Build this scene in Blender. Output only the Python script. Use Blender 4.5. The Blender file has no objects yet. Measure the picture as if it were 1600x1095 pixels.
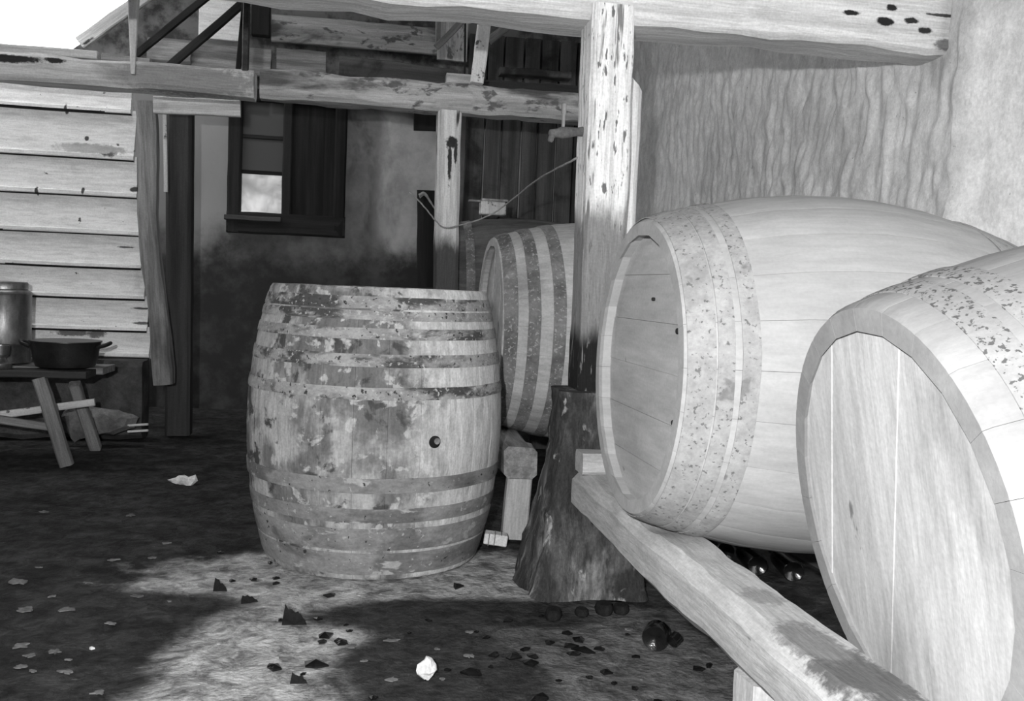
import bpy, math, random
from mathutils import Vector, Matrix, noise

sc = bpy.context.scene
col = sc.collection
# ------------------------------------------------------------------ camera
cam_d = bpy.data.cameras.new('camera')
cam_d.sensor_width = 36.0
cam_d.lens = 33.75
cam_d.clip_start = 0.02
cam = bpy.data.objects.new('camera', cam_d)
col.objects.link(cam)
_m = Matrix([[0.984998, -0.03046, -0.169859], [-0.167404, 0.070338, -0.983376], [0.041901, 0.997058, 0.064184]]).to_4x4()
_m.translation = (0, 0, 1.0)
cam.matrix_world = _m
sc.camera = cam
# ------------------------------------------------------------------ light
world = bpy.data.worlds.new('overcast_sky')
sc.world = world
world.use_nodes = True
world.node_tree.nodes['Background'].inputs[0].default_value = (1, 1, 1, 1)
world.node_tree.nodes['Background'].inputs[1].default_value = 3.4
fl = bpy.data.lights.new('camera_flash', 'POINT')       # the photographer's flash, left of and above the lens
fl.energy = 410
fl.shadow_soft_size = 0.025
flo = bpy.data.objects.new('camera_flash', fl)
flo.location = (-0.22, -0.22, 1.20)
col.objects.link(flo)
vs = sc.view_settings
vs.view_transform = 'Standard'
vs.look = 'None'
vs.exposure = 0.0
vs.gamma = 1.0
vs.use_curve_mapping = False

# ------------------------------------------------------------------ material helpers
class NT:
    def __init__(s, name):
        s.m = bpy.data.materials.new(name)
        s.m.use_nodes = True
        s.t = s.m.node_tree
        s.t.nodes.clear()
        s.out = s.t.nodes.new('ShaderNodeOutputMaterial')
        s.b = s.t.nodes.new('ShaderNodeBsdfPrincipled')
        s.t.links.new(s.b.outputs[0], s.out.inputs[0])
    def n(s, kind, **kw):
        nd = s.t.nodes.new(kind)
        for k, v in kw.items():
            setattr(nd, k, v)
        return nd
    def put(s, sock, v):
        if isinstance(v, bpy.types.NodeSocket):
            s.t.links.new(v, sock)
        elif isinstance(v, (int, float)) and sock.type == 'RGBA':
            sock.default_value = (v, v, v, 1)
        else:
            sock.default_value = v
    def coord(s, root=None, rnd=False):
        tc = s.n('ShaderNodeTexCoord')
        if root is not None:
            tc.object = root
        v = tc.outputs['Object']
        if rnd:
            oi = s.n('ShaderNodeObjectInfo')
            mu = s.math('MULTIPLY', oi.outputs['Random'], 37.0)
            va = s.n('ShaderNodeVectorMath', operation='ADD')
            s.put(va.inputs[0], v)
            s.put(va.inputs[1], mu)
            v = va.outputs[0]
        return v
    def scale(s, v, k):
        mp = s.n('ShaderNodeMapping')
        s.put(mp.inputs[0], v)
        mp.inputs['Scale'].default_value = k
        return mp.outputs[0]
    def noise(s, v, sc_, det=5, rough=.6, dist=0.0):
        nn = s.n('ShaderNodeTexNoise')
        s.put(nn.inputs['Vector'], v)
        nn.inputs['Scale'].default_value = sc_
        nn.inputs['Detail'].default_value = det
        nn.inputs['Roughness'].default_value = rough
        nn.inputs['Distortion'].default_value = dist
        return nn.outputs[0]
    def math(s, op, a, b=0.0, c=None):
        nn = s.n('ShaderNodeMath', operation=op)
        s.put(nn.inputs[0], a)
        s.put(nn.inputs[1], b)
        if c is not None:
            s.put(nn.inputs[2], c)
        return nn.outputs[0]
    def step(s, v, lo, hi, a=0.0, b=1.0):
        nn = s.n('ShaderNodeMapRange', interpolation_type='SMOOTHSTEP')
        s.put(nn.inputs[0], v)
        s.put(nn.inputs[1], lo)
        s.put(nn.inputs[2], hi)
        s.put(nn.inputs[3], a)
        s.put(nn.inputs[4], b)
        return nn.outputs[0]
    def mix(s, f, a, b):
        nn = s.n('ShaderNodeMix', data_type='FLOAT')
        s.put(nn.inputs[0], f)
        s.put(nn.inputs[2], a)
        s.put(nn.inputs[3], b)
        return nn.outputs[0]
    def sep(s, v):
        nn = s.n('ShaderNodeSeparateXYZ')
        s.put(nn.inputs[0], v)
        return nn.outputs
    def finish(s, c, rough=.85, bump=None, bs=.3, bd=.01, metal=0.0, spec=.2):
        cc = s.n('ShaderNodeCombineColor')
        for i in range(3):
            s.put(cc.inputs[i], c)
        s.put(s.b.inputs['Base Color'], cc.outputs[0])
        s.put(s.b.inputs['Roughness'], rough)
        s.put(s.b.inputs['Metallic'], metal)
        s.put(s.b.inputs['Specular IOR Level'], spec)
        if bump is not None:
            bp = s.n('ShaderNodeBump')
            bp.inputs['Strength'].default_value = bs
            bp.inputs['Distance'].default_value = bd
            s.put(bp.inputs['Height'], bump)
            s.put(s.b.inputs['Normal'], bp.outputs[0])
        return s.m

def surf(name, a, b, stretch=(1, 1, 1), s=6, det=7, lo=.35, hi=.65, blot=(), speck=(), zmask=(), bs=.35, bd=.008,
         rough=.88, metal=0.0, spec=.2, root=None, rnd=False, fine=.45, xmask=(), spots=()):
    """tone a..b by a stretched grain noise; blot = (scale, lo, hi, tone[, stretch]); zmask = (z0, z1, tone, wobble, wobble scale)"""
    g = NT(name)
    spots_pos = []
    v = g.coord(root, rnd)
    gv = g.scale(v, stretch)
    n1 = g.noise(gv, s, det, .62)
    c = g.mix(g.step(n1, lo, hi), a, b)
    for bl in blot:
        vv = g.scale(v, bl[4]) if len(bl) > 4 else v
        c = g.mix(g.step(g.noise(vv, bl[0], 5, .6, .3), bl[1], bl[2]), c, bl[3])
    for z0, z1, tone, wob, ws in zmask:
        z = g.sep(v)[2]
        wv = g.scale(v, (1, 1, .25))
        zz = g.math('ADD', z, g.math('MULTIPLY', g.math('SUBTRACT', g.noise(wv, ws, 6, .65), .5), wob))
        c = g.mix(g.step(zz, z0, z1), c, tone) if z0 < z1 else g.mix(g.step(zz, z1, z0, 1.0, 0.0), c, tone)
    for x0, x1, tone, amt, wob in xmask:
        xx = g.math('ADD', g.sep(v)[0], g.math('MULTIPLY', g.math('SUBTRACT', g.noise(v, 7, 6, .65), .5), wob))
        c = g.mix(g.math('MULTIPLY', g.step(xx, x0, x1), amt), c, tone)
    for (px, py, pz), (rx, ry, rz), tone in spots:      # stains and knots at their own place on the timber
        if not spots_pos: spots_pos.append(g.n('ShaderNodeNewGeometry').outputs['Position'])
        sv = g.n('ShaderNodeVectorMath', operation='SUBTRACT')
        g.put(sv.inputs[0], spots_pos[0]); sv.inputs[1].default_value = (px, py, pz)
        dv = g.n('ShaderNodeVectorMath', operation='DIVIDE')
        g.put(dv.inputs[0], sv.outputs[0]); dv.inputs[1].default_value = (rx, ry, rz)
        ln = g.n('ShaderNodeVectorMath', operation='LENGTH')
        g.put(ln.inputs[0], dv.outputs[0])
        r_ = g.math('ADD', ln.outputs['Value'], g.math('MULTIPLY', g.math('SUBTRACT', g.noise(v, 32, 4, .7), .5), 1.5))
        c = g.mix(g.step(r_, .7, 1.15, 1.0, 0.0), c, tone)
    for sp in speck:
        vv = g.scale(v, sp[4]) if len(sp) > 4 else v
        c = g.mix(g.step(g.noise(vv, sp[0], 3, .55), sp[1], sp[2]), c, sp[3])
    if fine:
        nf = g.noise(g.scale(v, tuple(q * 5.5 for q in stretch)), s, 4, .7)
        ng = g.noise(v, 120, 2, .6)
        k = g.math('ADD', 1.0, g.math('MULTIPLY', g.math('SUBTRACT', nf, .5), fine * 2.2))
        k = g.math('MULTIPLY', k, g.math('ADD', 1.0, g.math('MULTIPLY', g.math('SUBTRACT', ng, .5), fine)))
        c = g.math('MULTIPLY', c, k)
        n1 = g.math('ADD', n1, g.math('MULTIPLY', nf, .45))
    return g.finish(c, rough, n1, bs, bd, metal, spec)

GR = (1, 1, .05)      # grain along local z
# ------------------------------------------------------------------ object helpers
def wm(o):
    if o.parent is None:
        return o.matrix_basis.copy()
    return wm(o.parent) @ o.matrix_parent_inverse @ o.matrix_basis

def adopt(o, p):
    o.parent = p
    o.matrix_parent_inverse = wm(p).inverted()

def tag(o, label=None, cat=None, group=None, kind=None):
    if label: o['label'] = label
    if cat: o['category'] = cat
    if group: o['group'] = group
    if kind: o['kind'] = kind
    return o

def empty(name, loc=(0, 0, 0), mat4=None):
    o = bpy.data.objects.new(name, None)
    o.empty_display_size = .1
    col.objects.link(o)
    if mat4 is not None:
        o.matrix_basis = mat4
    else:
        o.location = loc
        o.matrix_basis = Matrix.Translation(loc)
    return o

def mesh(name, vs_, fs, mat, parent=None, mat4=None, smooth=True, angle=35):
    me = bpy.data.meshes.new(name)
    me.from_pydata([tuple(v) for v in vs_], [], fs)
    me.validate()
    me.update()
    if smooth:
        me.polygons.foreach_set('use_smooth', [True] * len(me.polygons))
        me.set_sharp_from_angle(angle=math.radians(angle))
    if mat: me.materials.append(mat)
    return put(name, me, parent, mat4)

def put(name, me, parent=None, mat4=None):
    o = bpy.data.objects.new(name, me)
    col.objects.link(o)
    if mat4 is not None:
        o.matrix_basis = mat4
    if parent is not None:
        adopt(o, parent)
    return o

def frame(p, z, hint=(0, 0, 1)):
    z = Vector(z).normalized()
    h = Vector(hint)
    y = h - z * h.dot(z)
    if y.length < 1e-4:
        y = Vector((0, 1, 0)) - z * z.y
    y.normalize()
    x = y.cross(z)
    m = Matrix((x, y, z)).transposed().to_4x4()
    m.translation = Vector(p)
    return m

def nz(p, f, seed):
    return noise.noise_vector(Vector(p) * f + Vector((seed * 7.3, seed * 3.1, seed * 1.7)))

def beam(name, p0, p1, w, d, mat, hint=(0, 0, 1), jit=.008, seed=0, n=16, ch=.14, parent=None, taper=1.0, freq=5.0, fn=None):
    """hewn timber: local z runs along it, w across, d along the hint"""
    p0, p1 = Vector(p0), Vector(p1)
    L = (p1 - p0).length
    m = frame(p0, p1 - p0, hint)
    vs_, fs = [], []
    c = min(w, d) * ch
    prof = [(-w/2+c, -d/2), (0, -d/2), (w/2-c, -d/2), (w/2, -d/2+c), (w/2, 0), (w/2, d/2-c), (w/2-c, d/2), (0, d/2), (-w/2+c, d/2), (-w/2, d/2-c), (-w/2, 0), (-w/2, -d/2+c)]
    k = len(prof)
    for i in range(n + 1):
        t = i / n
        s = 1 + (taper - 1) * t
        for x, y in prof:
            p = Vector((x * s, y * s, t * L))
            q = nz(p, freq, seed + 1) * jit + nz(p, freq * 3, seed + 5) * jit * .4
            if i in (0, n): q *= .6
            p = p + Vector((q.x, q.y, q.z * .5 if i in (0, n) else 0))
            if fn: p = fn(p, t)
            vs_.append(p)
    for i in range(n):
        for j in range(k):
            a, b = i*k + j, i*k + (j+1) % k
            fs.append((a, b, b + k, a + k))
    fs.append(tuple(reversed(range(k))))
    fs.append(tuple(range(n*k, n*k + k)))
    return mesh(name, vs_, fs, mat, parent, m, angle=32)

def box(name, c, s, mat, parent=None, rot=None, bev=.08, jit=0.0, seed=0):
    """slightly bevelled box with real edges"""
    x, y, z = [v / 2 for v in s]
    b = min(s) * bev
    vs_, fs = [], []
    for sz, ins in ((-z, b), (-z + b, 0), (z - b, 0), (z, b)):
        for px, py in ((-x+ins, -y+b+ins*0), (-x+b, -y+ins), (x-b, -y+ins), (x-ins, -y+b), (x-ins, y-b), (x-b, y-ins), (-x+b, y-ins), (-x+ins, y-b)):
            p = Vector((px, py, sz))
            if jit: p += nz(p, 9, seed) * jit
            vs_.append(p)
    for i in range(3):
        for j in range(8):
            a, c2 = i*8 + j, i*8 + (j+1) % 8
            fs.append((a, c2, c2+8, a+8))
    fs.append(tuple(reversed(range(8))))
    fs.append(tuple(range(24, 32)))
    m = Matrix.Translation(c)
    if rot is not None: m = m @ rot
    return mesh(name, vs_, fs, mat, parent, m, angle=30)

def lathe(name, prof, mat, parent=None, mat4=None, n=40, closed=False, jit=0.0, seed=0, angle=40, scale=(1, 1)):
    vs_, fs = [], []
    for r, z in prof:
        for i in range(n):
            a = 2*math.pi*i/n
            p = Vector((r*math.cos(a)*scale[0], r*math.sin(a)*scale[1], z))
            if jit and r > 0: p += nz(p, 8, seed) * jit
            vs_.append(p)
    m = len(prof)
    for k in range(m if closed else m - 1):
        for i in range(n):
            j = (i+1) % n
            k2 = (k+1) % m
            fs.append((k*n+i, k*n+j, k2*n+j, k2*n+i))
    if not closed:
        fs.append(tuple(reversed(range(n))))
        fs.append(tuple(range((m-1)*n, m*n)))
    return mesh(name, vs_, fs, mat, parent, mat4, angle=angle)

def tube(name, pts, r, mat, parent=None, n=8, sub=6, jit=0.0, seed=0):
    P = [Vector(p) for p in pts]
    path = []
    for i in range(len(P) - 1):
        a, b, c, d = P[max(i-1, 0)], P[i], P[i+1], P[min(i+2, len(P)-1)]
        for k in range(sub):
            t = k / sub
            path.append(.5*((2*b) + (-a+c)*t + (2*a-5*b+4*c-d)*t*t + (-a+3*b-3*c+d)*t**3))
    path.append(P[-1])
    vs_, fs = [], []
    for i, p in enumerate(path):
        tg = (path[min(i+1, len(path)-1)] - path[max(i-1, 0)]).normalized()
        f = frame(p, tg)
        rr = r if not callable(r) else r(i / (len(path)-1))
        for k in range(n):
            a = 2*math.pi*k/n
            q = f @ Vector((rr*math.cos(a), rr*math.sin(a), 0))
            if jit: q += nz(q, 25, seed)*jit
            vs_.append(q)
    for i in range(len(path)-1):
        for k in range(n):
            a, b = i*n+k, i*n+(k+1) % n
            fs.append((a, b, b+n, a+n))
    fs.append(tuple(reversed(range(n))))
    fs.append(tuple(range((len(path)-1)*n, len(path)*n)))
    return mesh(name, vs_, fs, mat, parent)

def sheet(name, us, vv, fn, mat, hole=None, parent=None, angle=180):
    """surface fn(u, v) -> point over the grid us x vv; hole(u, v) drops a cell"""
    vs_ = [fn(u, v) for v in vv for u in us]
    nu = len(us)
    fs = []
    for j in range(len(vv)-1):
        for i in range(nu-1):
            if hole and hole((us[i]+us[i+1])/2, (vv[j]+vv[j+1])/2): continue
            a = j*nu+i
            fs.append((a, a+1, a+nu+1, a+nu))
    return mesh(name, vs_, fs, mat, parent, angle=angle)

def lin(a, b, n):
    return [a + (b-a)*i/n for i in range(n+1)]

# ================================================================== MATERIALS
m_paint_board = surf('flaking_white_board_paint', .93, .82, (.12, 1, 1), 12, blot=((2.2, .60, .72, .66), (9, .70, .76, .22, (.5, 1, 1))), speck=((26, .70, .74, .12),), bs=.25, bd=.004, rnd=True,
    spots=(((-1.405, 5.970, 1.700), (.06, .2, .035), .10), ((-1.504, 5.970, 1.708), (.20, .2, .03), .5), ((-1.635, 5.970, 1.926), (.01, .2, .03), .08), ((-1.522, 5.970, 1.765), (.012, .2, .015), .08), ((-1.536, 5.970, 1.463), (.01, .2, .02), .08), ((-1.786, 5.970, 1.445), (.01, .2, .025), .08), ((-1.246, 5.970, 1.487), (.035, .2, .016), .08), ((-1.301, 5.970, 1.148), (.05, .2, .006), .12), ((-1.188, 5.970, 0.791), (.08, .2, .006), .12), ((-1.596, 5.970, 0.633), (.10, .2, .02), .2), ((-1.454, 5.970, 0.634), (.05, .2, .03), .2), ((-1.197, 5.970, 0.704), (.06, .2, .008), .15)))
m_beam_pale = surf('limewashed_beam', .74, .52, GR, 24, blot=((3, .58, .72, .25, (1, 1, .4)), (6, .66, .71, .05, (1, 1, .3))), bs=.6, bd=.01, rnd=True,
    spots=(((-1.660, 5.100, 2.014), (.16, .2, .022), .04), ((-1.450, 5.100, 2.022), (.05, .2, .014), .04), ((-0.666, 5.100, 2.003), (.012, .2, .03), .08), ((-0.805, 5.100, 1.976), (.35, .2, .08), .34)))
m_beam_cross = surf('limewashed_crossbeam', .70, .52, GR, 24, blot=((2.5, .62, .75, .3, (1, 1, .4)), (7, .68, .71, .03, (1, 1, .35))), bs=.6, bd=.01, rnd=True,
    spots=(((1.678, 3.140, 1.997), (.035, .1, .009), .02), ((1.811, 3.140, 1.980), (.04, .1, .014), .02), ((1.830, 3.140, 2.028), (.02, .1, .012), .02), ((1.908, 3.140, 1.991), (.03, .1, .012), .03), ((1.959, 3.140, 1.962), (.03, .1, .011), .03), ((2.041, 3.140, 2.018), (.10, .1, .006), .05), ((2.044, 3.140, 1.919), (.05, .1, .02), .2)))
m_beam_grey = surf('grey_beam', .60, .38, GR, 24, blot=((3.2, .52, .62, .13, (1, 1, .35)), (14, .56, .64, .16, (1, 1, .5))), bs=.6, bd=.01, rnd=True)
m_rail = surf('pale_hewn_rail', .52, .42, (1, 1, .12), 20, blot=((3.4, .57, .68, .20, (1, 1, .3)),), speck=((30, .70, .76, .25, (1, 1, .2)),), bs=.5, bd=.008,
    spots=(((0.798, 1.333, 0.420), (.07, .16, .03), .13), ((0.794, 1.491, 0.420), (.05, .10, .03), .22), ((0.809, 1.720, 0.420), (.04, .06, .03), .30)))
m_dark_wood = surf('dark_sooty_wood', .030, .065, GR, 8, bs=.5, rnd=True)
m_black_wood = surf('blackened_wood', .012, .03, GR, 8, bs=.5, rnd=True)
m_plank_dark = surf('dark_plank', .05, .12, GR, 7, blot=((3, .5, .7, .03),), bs=.5, rnd=True)
m_grey_wood = surf('weathered_grey_wood', .34, .18, GR, 26, blot=((3, .55, .7, .12, (1, 1, .3)),), bs=.7, bd=.01, rnd=True)
m_stick = surf('bare_stick', .32, .17, GR, 26, bs=.5, rnd=True)
m_stick_pale = surf('pale_stick', .80, .55, GR, 9, speck=((20, .62, .68, .15),), bs=.5, rnd=True)
m_post = surf('flaking_whitewashed_post', .97, .72, (1, 1, .05), 40, lo=.42, hi=.62, speck=((44, .60, .65, .24, (1, 1, .06)), (70, .62, .67, .18, (1, 1, .2))),
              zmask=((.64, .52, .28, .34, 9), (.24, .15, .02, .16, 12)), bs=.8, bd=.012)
m_post_centre = surf('whitewashed_centre_post', .85, .58, GR, 30, speck=((11, .59, .64, .06, (1, 1, .16)),), zmask=((1.30, 1.18, .10, .3, 9),), bs=.6, bd=.01,
    spots=(((0.536, 5.330, 1.790), (.035, .1, .035), .04), ((0.529, 5.330, 1.692), (.012, .1, .12), .05), ((0.560, 5.330, 1.736), (.010, .1, .07), .05)))
m_post_back = surf('pale_backing_post', .74, .52, GR, 26, bs=.5, bd=.008)
m_stone = surf('damp_plinth_stone', .045, .11, (1, 1, .22), 16, lo=.4, hi=.6, blot=((9, .52, .62, .22, (1, 1, .22)), (5, .52, .62, .04), (16, .60, .67, .36, (1, 1, .6))), speck=((9, .58, .66, .06, (1, 1, .4)),), bs=.9, bd=.02, fine=.8)
m_iron = surf('dark_iron', .02, .05, s=20, rough=.5, metal=.6, spec=.5)
m_shard = surf('dark_bottle_glass', .004, .010, s=8, rough=.12, spec=.5)
m_clod = surf('black_clod', .008, .02, s=18, rough=.8, bs=.8, bd=.01)
m_chip = surf('pale_flake', .22, .12, s=20, rnd=True)
m_paper = surf('white_paper', .85, .70, s=12, bs=.3)
m_sack = surf('old_sack', .22, .12, s=8, blot=((6, .5, .65, .14),), bs=.5)
m_pot = surf('blackened_enamel', .012, .025, s=9, rough=.35, spec=.5)
m_pot_in = surf('pale_enamel_inside', .42, .34, s=6, rough=.4)
m_tin = surf('tarnished_tin', .30, .16, (1, 1, .4), 7, blot=((5, .55, .7, .08),), rough=.38, metal=.75, spec=.5)
m_brass = surf('tap_wood', .16, .08, s=14, bs=.4)
m_web = surf('dusty_cord', .42, .25, s=30)
m_bottle = surf('dark_bottle', .006, .012, s=5, rough=.15, spec=.6)

# ================================================================== SETTING
# floor of trodden earth, with damp stains and sandy patches
def floor_material():
    g = NT('trodden_earth')
    v = g.coord()
    big = g.noise(v, 1.3, 6, .6, .4)
    mid = g.noise(v, 5.5, 7, .65, .3)
    fine = g.noise(v, 42, 4, .6)
    c = g.mix(g.step(mid, .35, .7), .022, .06)
    c = g.mix(g.step(big, .5, .75), c, .075)
    nw = g.noise(v, 3.4, 6, .65, .5)
    xyz = g.sep(v)
    def patch(cx, cy, rx, ry, tone, soft=.35, wob=.9):
        nonlocal c
        dx = g.math('DIVIDE', g.math('SUBTRACT', xyz[0], cx), rx)
        dy = g.math('DIVIDE', g.math('SUBTRACT', xyz[1], cy), ry)
        r = g.math('SQRT', g.math('ADD', g.math('MULTIPLY', dx, dx), g.math('MULTIPLY', dy, dy)))
        r = g.math('ADD', r, g.math('MULTIPLY', g.math('SUBTRACT', nw, .5), wob))
        t = g.mix(g.step(mid, .3, .7), tone * .8, tone * 1.15)
        c = g.mix(g.step(r, 1.0 + soft/2, 1.0 - soft/2, 0, 1) if False else g.step(r, 1.0 - soft/2, 1.0 + soft/2, 1.0, 0.0), c, t)
    patch(.66, 2.45, .44, .55, .16, .7)
    patch(-.15, 2.56, .30, .50, .50, .5)
    patch(-.28, 2.22, .26, .26, .46, .5)
    patch(.14, 3.32, .80, .34, .46, .35, 1.1)
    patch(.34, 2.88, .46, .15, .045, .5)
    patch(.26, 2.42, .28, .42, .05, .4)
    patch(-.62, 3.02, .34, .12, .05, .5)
    c = g.math('MULTIPLY', c, g.step(g.noise(v, 14, 6, .75, .6), .3, .7, .35, 1.5))
    spots = g.step(fine, .66, .74)
    c = g.mix(spots, c, g.math('MULTIPLY', c, 2.0))
    h = g.math('ADD', mid, g.math('MULTIPLY', fine, .35))
    return g.finish(c, .9, h, .9, .03, 0, .2)
m_floor = floor_material()
def floor_pt(u, v):
    p = Vector((u, v, 0))
    return (u, v, -.012 + .012 * noise.noise(p * 1.7) + .005 * noise.noise(p * 7))
fl_o = tag(sheet('floor', lin(-4.2, 2.9, 150), lin(-1.4, 7.8, 190), floor_pt, m_floor), kind='structure')

# right wall: rough vertically streaked plaster running back, and the brighter splayed stretch nearer the camera
m_plaster_r = surf('streaked_plaster', .82, .64, (1, 1, .6), 14, blot=((1.6, .55, .8, .5),), speck=((24, .72, .76, .3),), bs=.5, bd=.012, fine=.3)
WX, CR = 2.05, 3.07
def wr_pt(y, z):
    if y >= CR:
        p = Vector((WX, y, z)); nrm = Vector((-1, 0, 0))
    else:
        a = (CR - y) * .62
        p = Vector((WX + a, y, z)); nrm = Vector((-.85, -.53, 0)).normalized()
    j = noise.noise(Vector((y * 2.2, z * 2.2, 11))) * 1.2
    q = Vector((y * 8 + j, z * 4.2, 3))
    r = noise.noise(q) * .45 + noise.noise(q * 2.1 + Vector((5, 0, 0))) * .42 + noise.noise(Vector((y * 27 + z * 3 + j, z * 11, 1))) * .42 + noise.noise(Vector((y * 11, z * 9, 4))) * .25
    w = noise.noise(Vector((y, z, 8)) * 1.2)
    k = 1.0 if y > CR else .5
    b = max(0, 1 - abs(y - CR) / .05)
    return p + nrm * (r * .026 * k + w * .03 + b * .02 * (.6 + noise.noise(Vector((0, z * 9, 2)))))
tag(sheet('wall_right', lin(-1.2, CR, 90)[:-1] + lin(CR, 7.75, 380), lin(0, 3.5, 170), wr_pt, m_plaster_r), kind='structure')

# back wall with the window opening and a sloping gable edge at the left
def back_material():
    g = NT('sooty_back_plaster')
    v = g.coord()
    xyz = g.sep(v)
    n1 = g.noise(v, 4, 7, .65)
    n2 = g.noise(g.scale(v, (1, 1, .6)), 1.9, 5, .6, .4)
    c = g.mix(g.step(n1, .35, .7), .24, .15)
    c = g.mix(g.step(n2, .48, .62), c, .09)
    pale = g.step(g.math('ADD', xyz[0], g.math('MULTIPLY', g.math('SUBTRACT', n2, .5), .7)), .18, .34)
    c = g.mix(pale, c, g.mix(g.step(n1, .35, .7), .50, .32))
    paleL = g.step(xyz[0], -.92, -.86, 1.0, 0.0)
    c = g.mix(paleL, c, .30)
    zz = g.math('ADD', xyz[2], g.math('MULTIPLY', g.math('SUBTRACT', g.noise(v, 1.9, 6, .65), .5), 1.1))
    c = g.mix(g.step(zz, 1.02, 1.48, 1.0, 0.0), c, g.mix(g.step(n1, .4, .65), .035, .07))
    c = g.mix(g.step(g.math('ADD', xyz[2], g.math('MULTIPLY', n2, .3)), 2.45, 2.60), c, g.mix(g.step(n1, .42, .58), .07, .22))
    return g.finish(c, .9, n1, .7, .02)
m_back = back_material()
BY = 7.6
WX0, WX1, WZ0, WZ1 = -.90, -.06, 1.36, 2.36      # window opening
def bw_pt(x, z):
    z = min(z, 2.70 + (x + 1.93) * .80)               # sloping gable edge
    p = Vector((x, BY, z))
    return p + Vector((0, -.035 * noise.noise(p * 1.6) - .012 * noise.noise(p * 6), 0))
def bw_hole(x, z):
    return (WX0 < x < WX1 and WZ0 < z < WZ1) or z > 2.80 + (x + 1.93) * .80 + .1
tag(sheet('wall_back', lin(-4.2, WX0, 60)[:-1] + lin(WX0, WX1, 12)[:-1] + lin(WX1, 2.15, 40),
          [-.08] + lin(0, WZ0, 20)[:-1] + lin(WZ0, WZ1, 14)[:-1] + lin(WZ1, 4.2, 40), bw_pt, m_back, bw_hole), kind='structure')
wb = bpy.data.objects['wall_back']
# boarding of the back wall: dark upright planks beyond the casks
xs = [.86, 1.01, 1.14, 1.30, 1.43, 1.58, 1.72, 1.90, 2.04]
for i in range(len(xs) - 1):
    beam('plank', ((xs[i]+xs[i+1])/2, BY-.07-.012*(i % 2), .0), ((xs[i]+xs[i+1])/2, BY-.07-.012*(i % 2), 2.95), xs[i+1]-xs[i]-.012, .04, m_plank_dark, (0, 1, 0), .004, i, 8, parent=wb)
# boards of the gable above the tie beams
hp = [((-.62, BY-.10, 2.86), (.80, BY-.10, 2.86), .20, m_beam_grey), ((-.58, BY-.08, 2.64), (-.22, BY-.08, 2.64), .16, m_grey_wood),
      ((-1.25, BY-.09, 2.62), (-.62, BY-.09, 2.60), .20, m_grey_wood), ((-.12, BY-.08, 2.62), (.78, BY-.08, 2.58), .17, m_plank_dark), ((-.6, BY-.09, 2.42), (.8, BY-.09, 2.40), .12, m_plank_dark)]
for i, (a, b, h, mm) in enumerate(hp):
    beam('plank', a, b, .05, h, mm, (0, 0, 1), .008, 20+i, 10, parent=wb)

# ceiling over the front of the store and over the right bay; roof left off part of the left bay so sky light reaches the white boards
m_ceil = surf('dark_ceiling_boards', .05, .09, (1, .06, 1), 6, bs=.4)  # dark tone keeps the unseen ceiling from bouncing fill light
def slab(name, x0, x1, y0, y1, z, th, mat):
    return tag(box(name, ((x0+x1)/2, (y0+y1)/2, z+th/2), (x1-x0, y1-y0, th), mat, bev=.02), kind='structure')
slab('ceiling', -4.3, 2.9, -1.4, 4.9, 3.5, .08, m_ceil)
slab('ceiling.001', -1.15, 2.9, 4.9, 7.9, 3.7, .08, m_ceil)
slab('ceiling_blocker', -4.3, -1.15, 6.3, 7.9, 3.7, .08, m_ceil)  # unseen roof piece, added to keep sky light off the back wall
m_wall_plain = surf('darkened_plaster', .12, .07, s=5)  # unseen outer walls, darkened to cut bounced fill light
for i, (y0, y1, z0, z1) in enumerate(((-1.4, 4.9, 0, 3.5), (4.9, 7.8, 0, 2.3))):     # left outer wall, lower where the bay is open to the sky
    tag(box('wall_outer', (-4.15, (y0+y1)/2, (z0+z1)/2), (.1, y1-y0, z1-z0), m_wall_plain, bev=.02), kind='structure')
tag(box('wall_front', (-.6, -1.45, 1.75), (7.4, .1, 3.5), m_wall_plain, bev=.02), kind='structure')

# ---- boarded partition at the left (lapped white boards)
wl = tag(empty('wall_left', (-2.6, 6.0, 0)), kind='structure')
seams = [2.075, 1.915, 1.647, 1.429, 1.211, 1.017, .837, .649, .487]
def lap_board(x0, x1, zb, zt, y, parent, seed):
    h = zt - zb
    prof = [(.004, h + .03), (-.004, h + .03), (-.030, .034), (-.042, .030), (-.042, .012), (-.036, .007), (-.032, 0), (.004, 0)]
    n = 18
    vs_, fs = [], []
    L = x1 - x0
    for i in range(n + 1):
        for (py, pz) in prof:
            x = -L + L * i / n
            w = noise.noise(Vector((x * 1.1, seed * 3.7, .2))) * .006
            e = noise.noise(Vector((pz * 14, seed * 5.1, 1))) * .02 if i == n else 0
            vs_.append((x + e, py, pz + w))
    k = len(prof)
    for i in range(n):
        for j in range(k):
            a, b = i*k+j, i*k+(j+1) % k
            fs.append((a, a+k, b+k, b))
    fs.append(tuple(range(k)))
    fs.append(tuple(reversed(range(n*k, n*k+k))))
    o = mesh('board', vs_, fs, m_paint_board, parent, Matrix.Translation((x1, y, zb)), angle=20)
    o.data.materials.append(m_black_wood)             # black on the lap underside paints the shade line of each seam
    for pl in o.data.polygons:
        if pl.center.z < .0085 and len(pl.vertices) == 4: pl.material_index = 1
    return o
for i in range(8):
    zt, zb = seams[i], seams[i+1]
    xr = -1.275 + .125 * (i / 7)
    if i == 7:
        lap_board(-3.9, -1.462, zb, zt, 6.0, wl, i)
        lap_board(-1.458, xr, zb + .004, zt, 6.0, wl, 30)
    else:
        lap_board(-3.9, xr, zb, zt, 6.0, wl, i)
beam('sill_course', (-3.9, 6.12, .235), (-1.20, 6.12, .235), .22, .47, surf('dark_sill_masonry', .05, .11, s=5, bs=.8, bd=.02), (0, 0, 1), .02, 3, 20, parent=wl)

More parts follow.
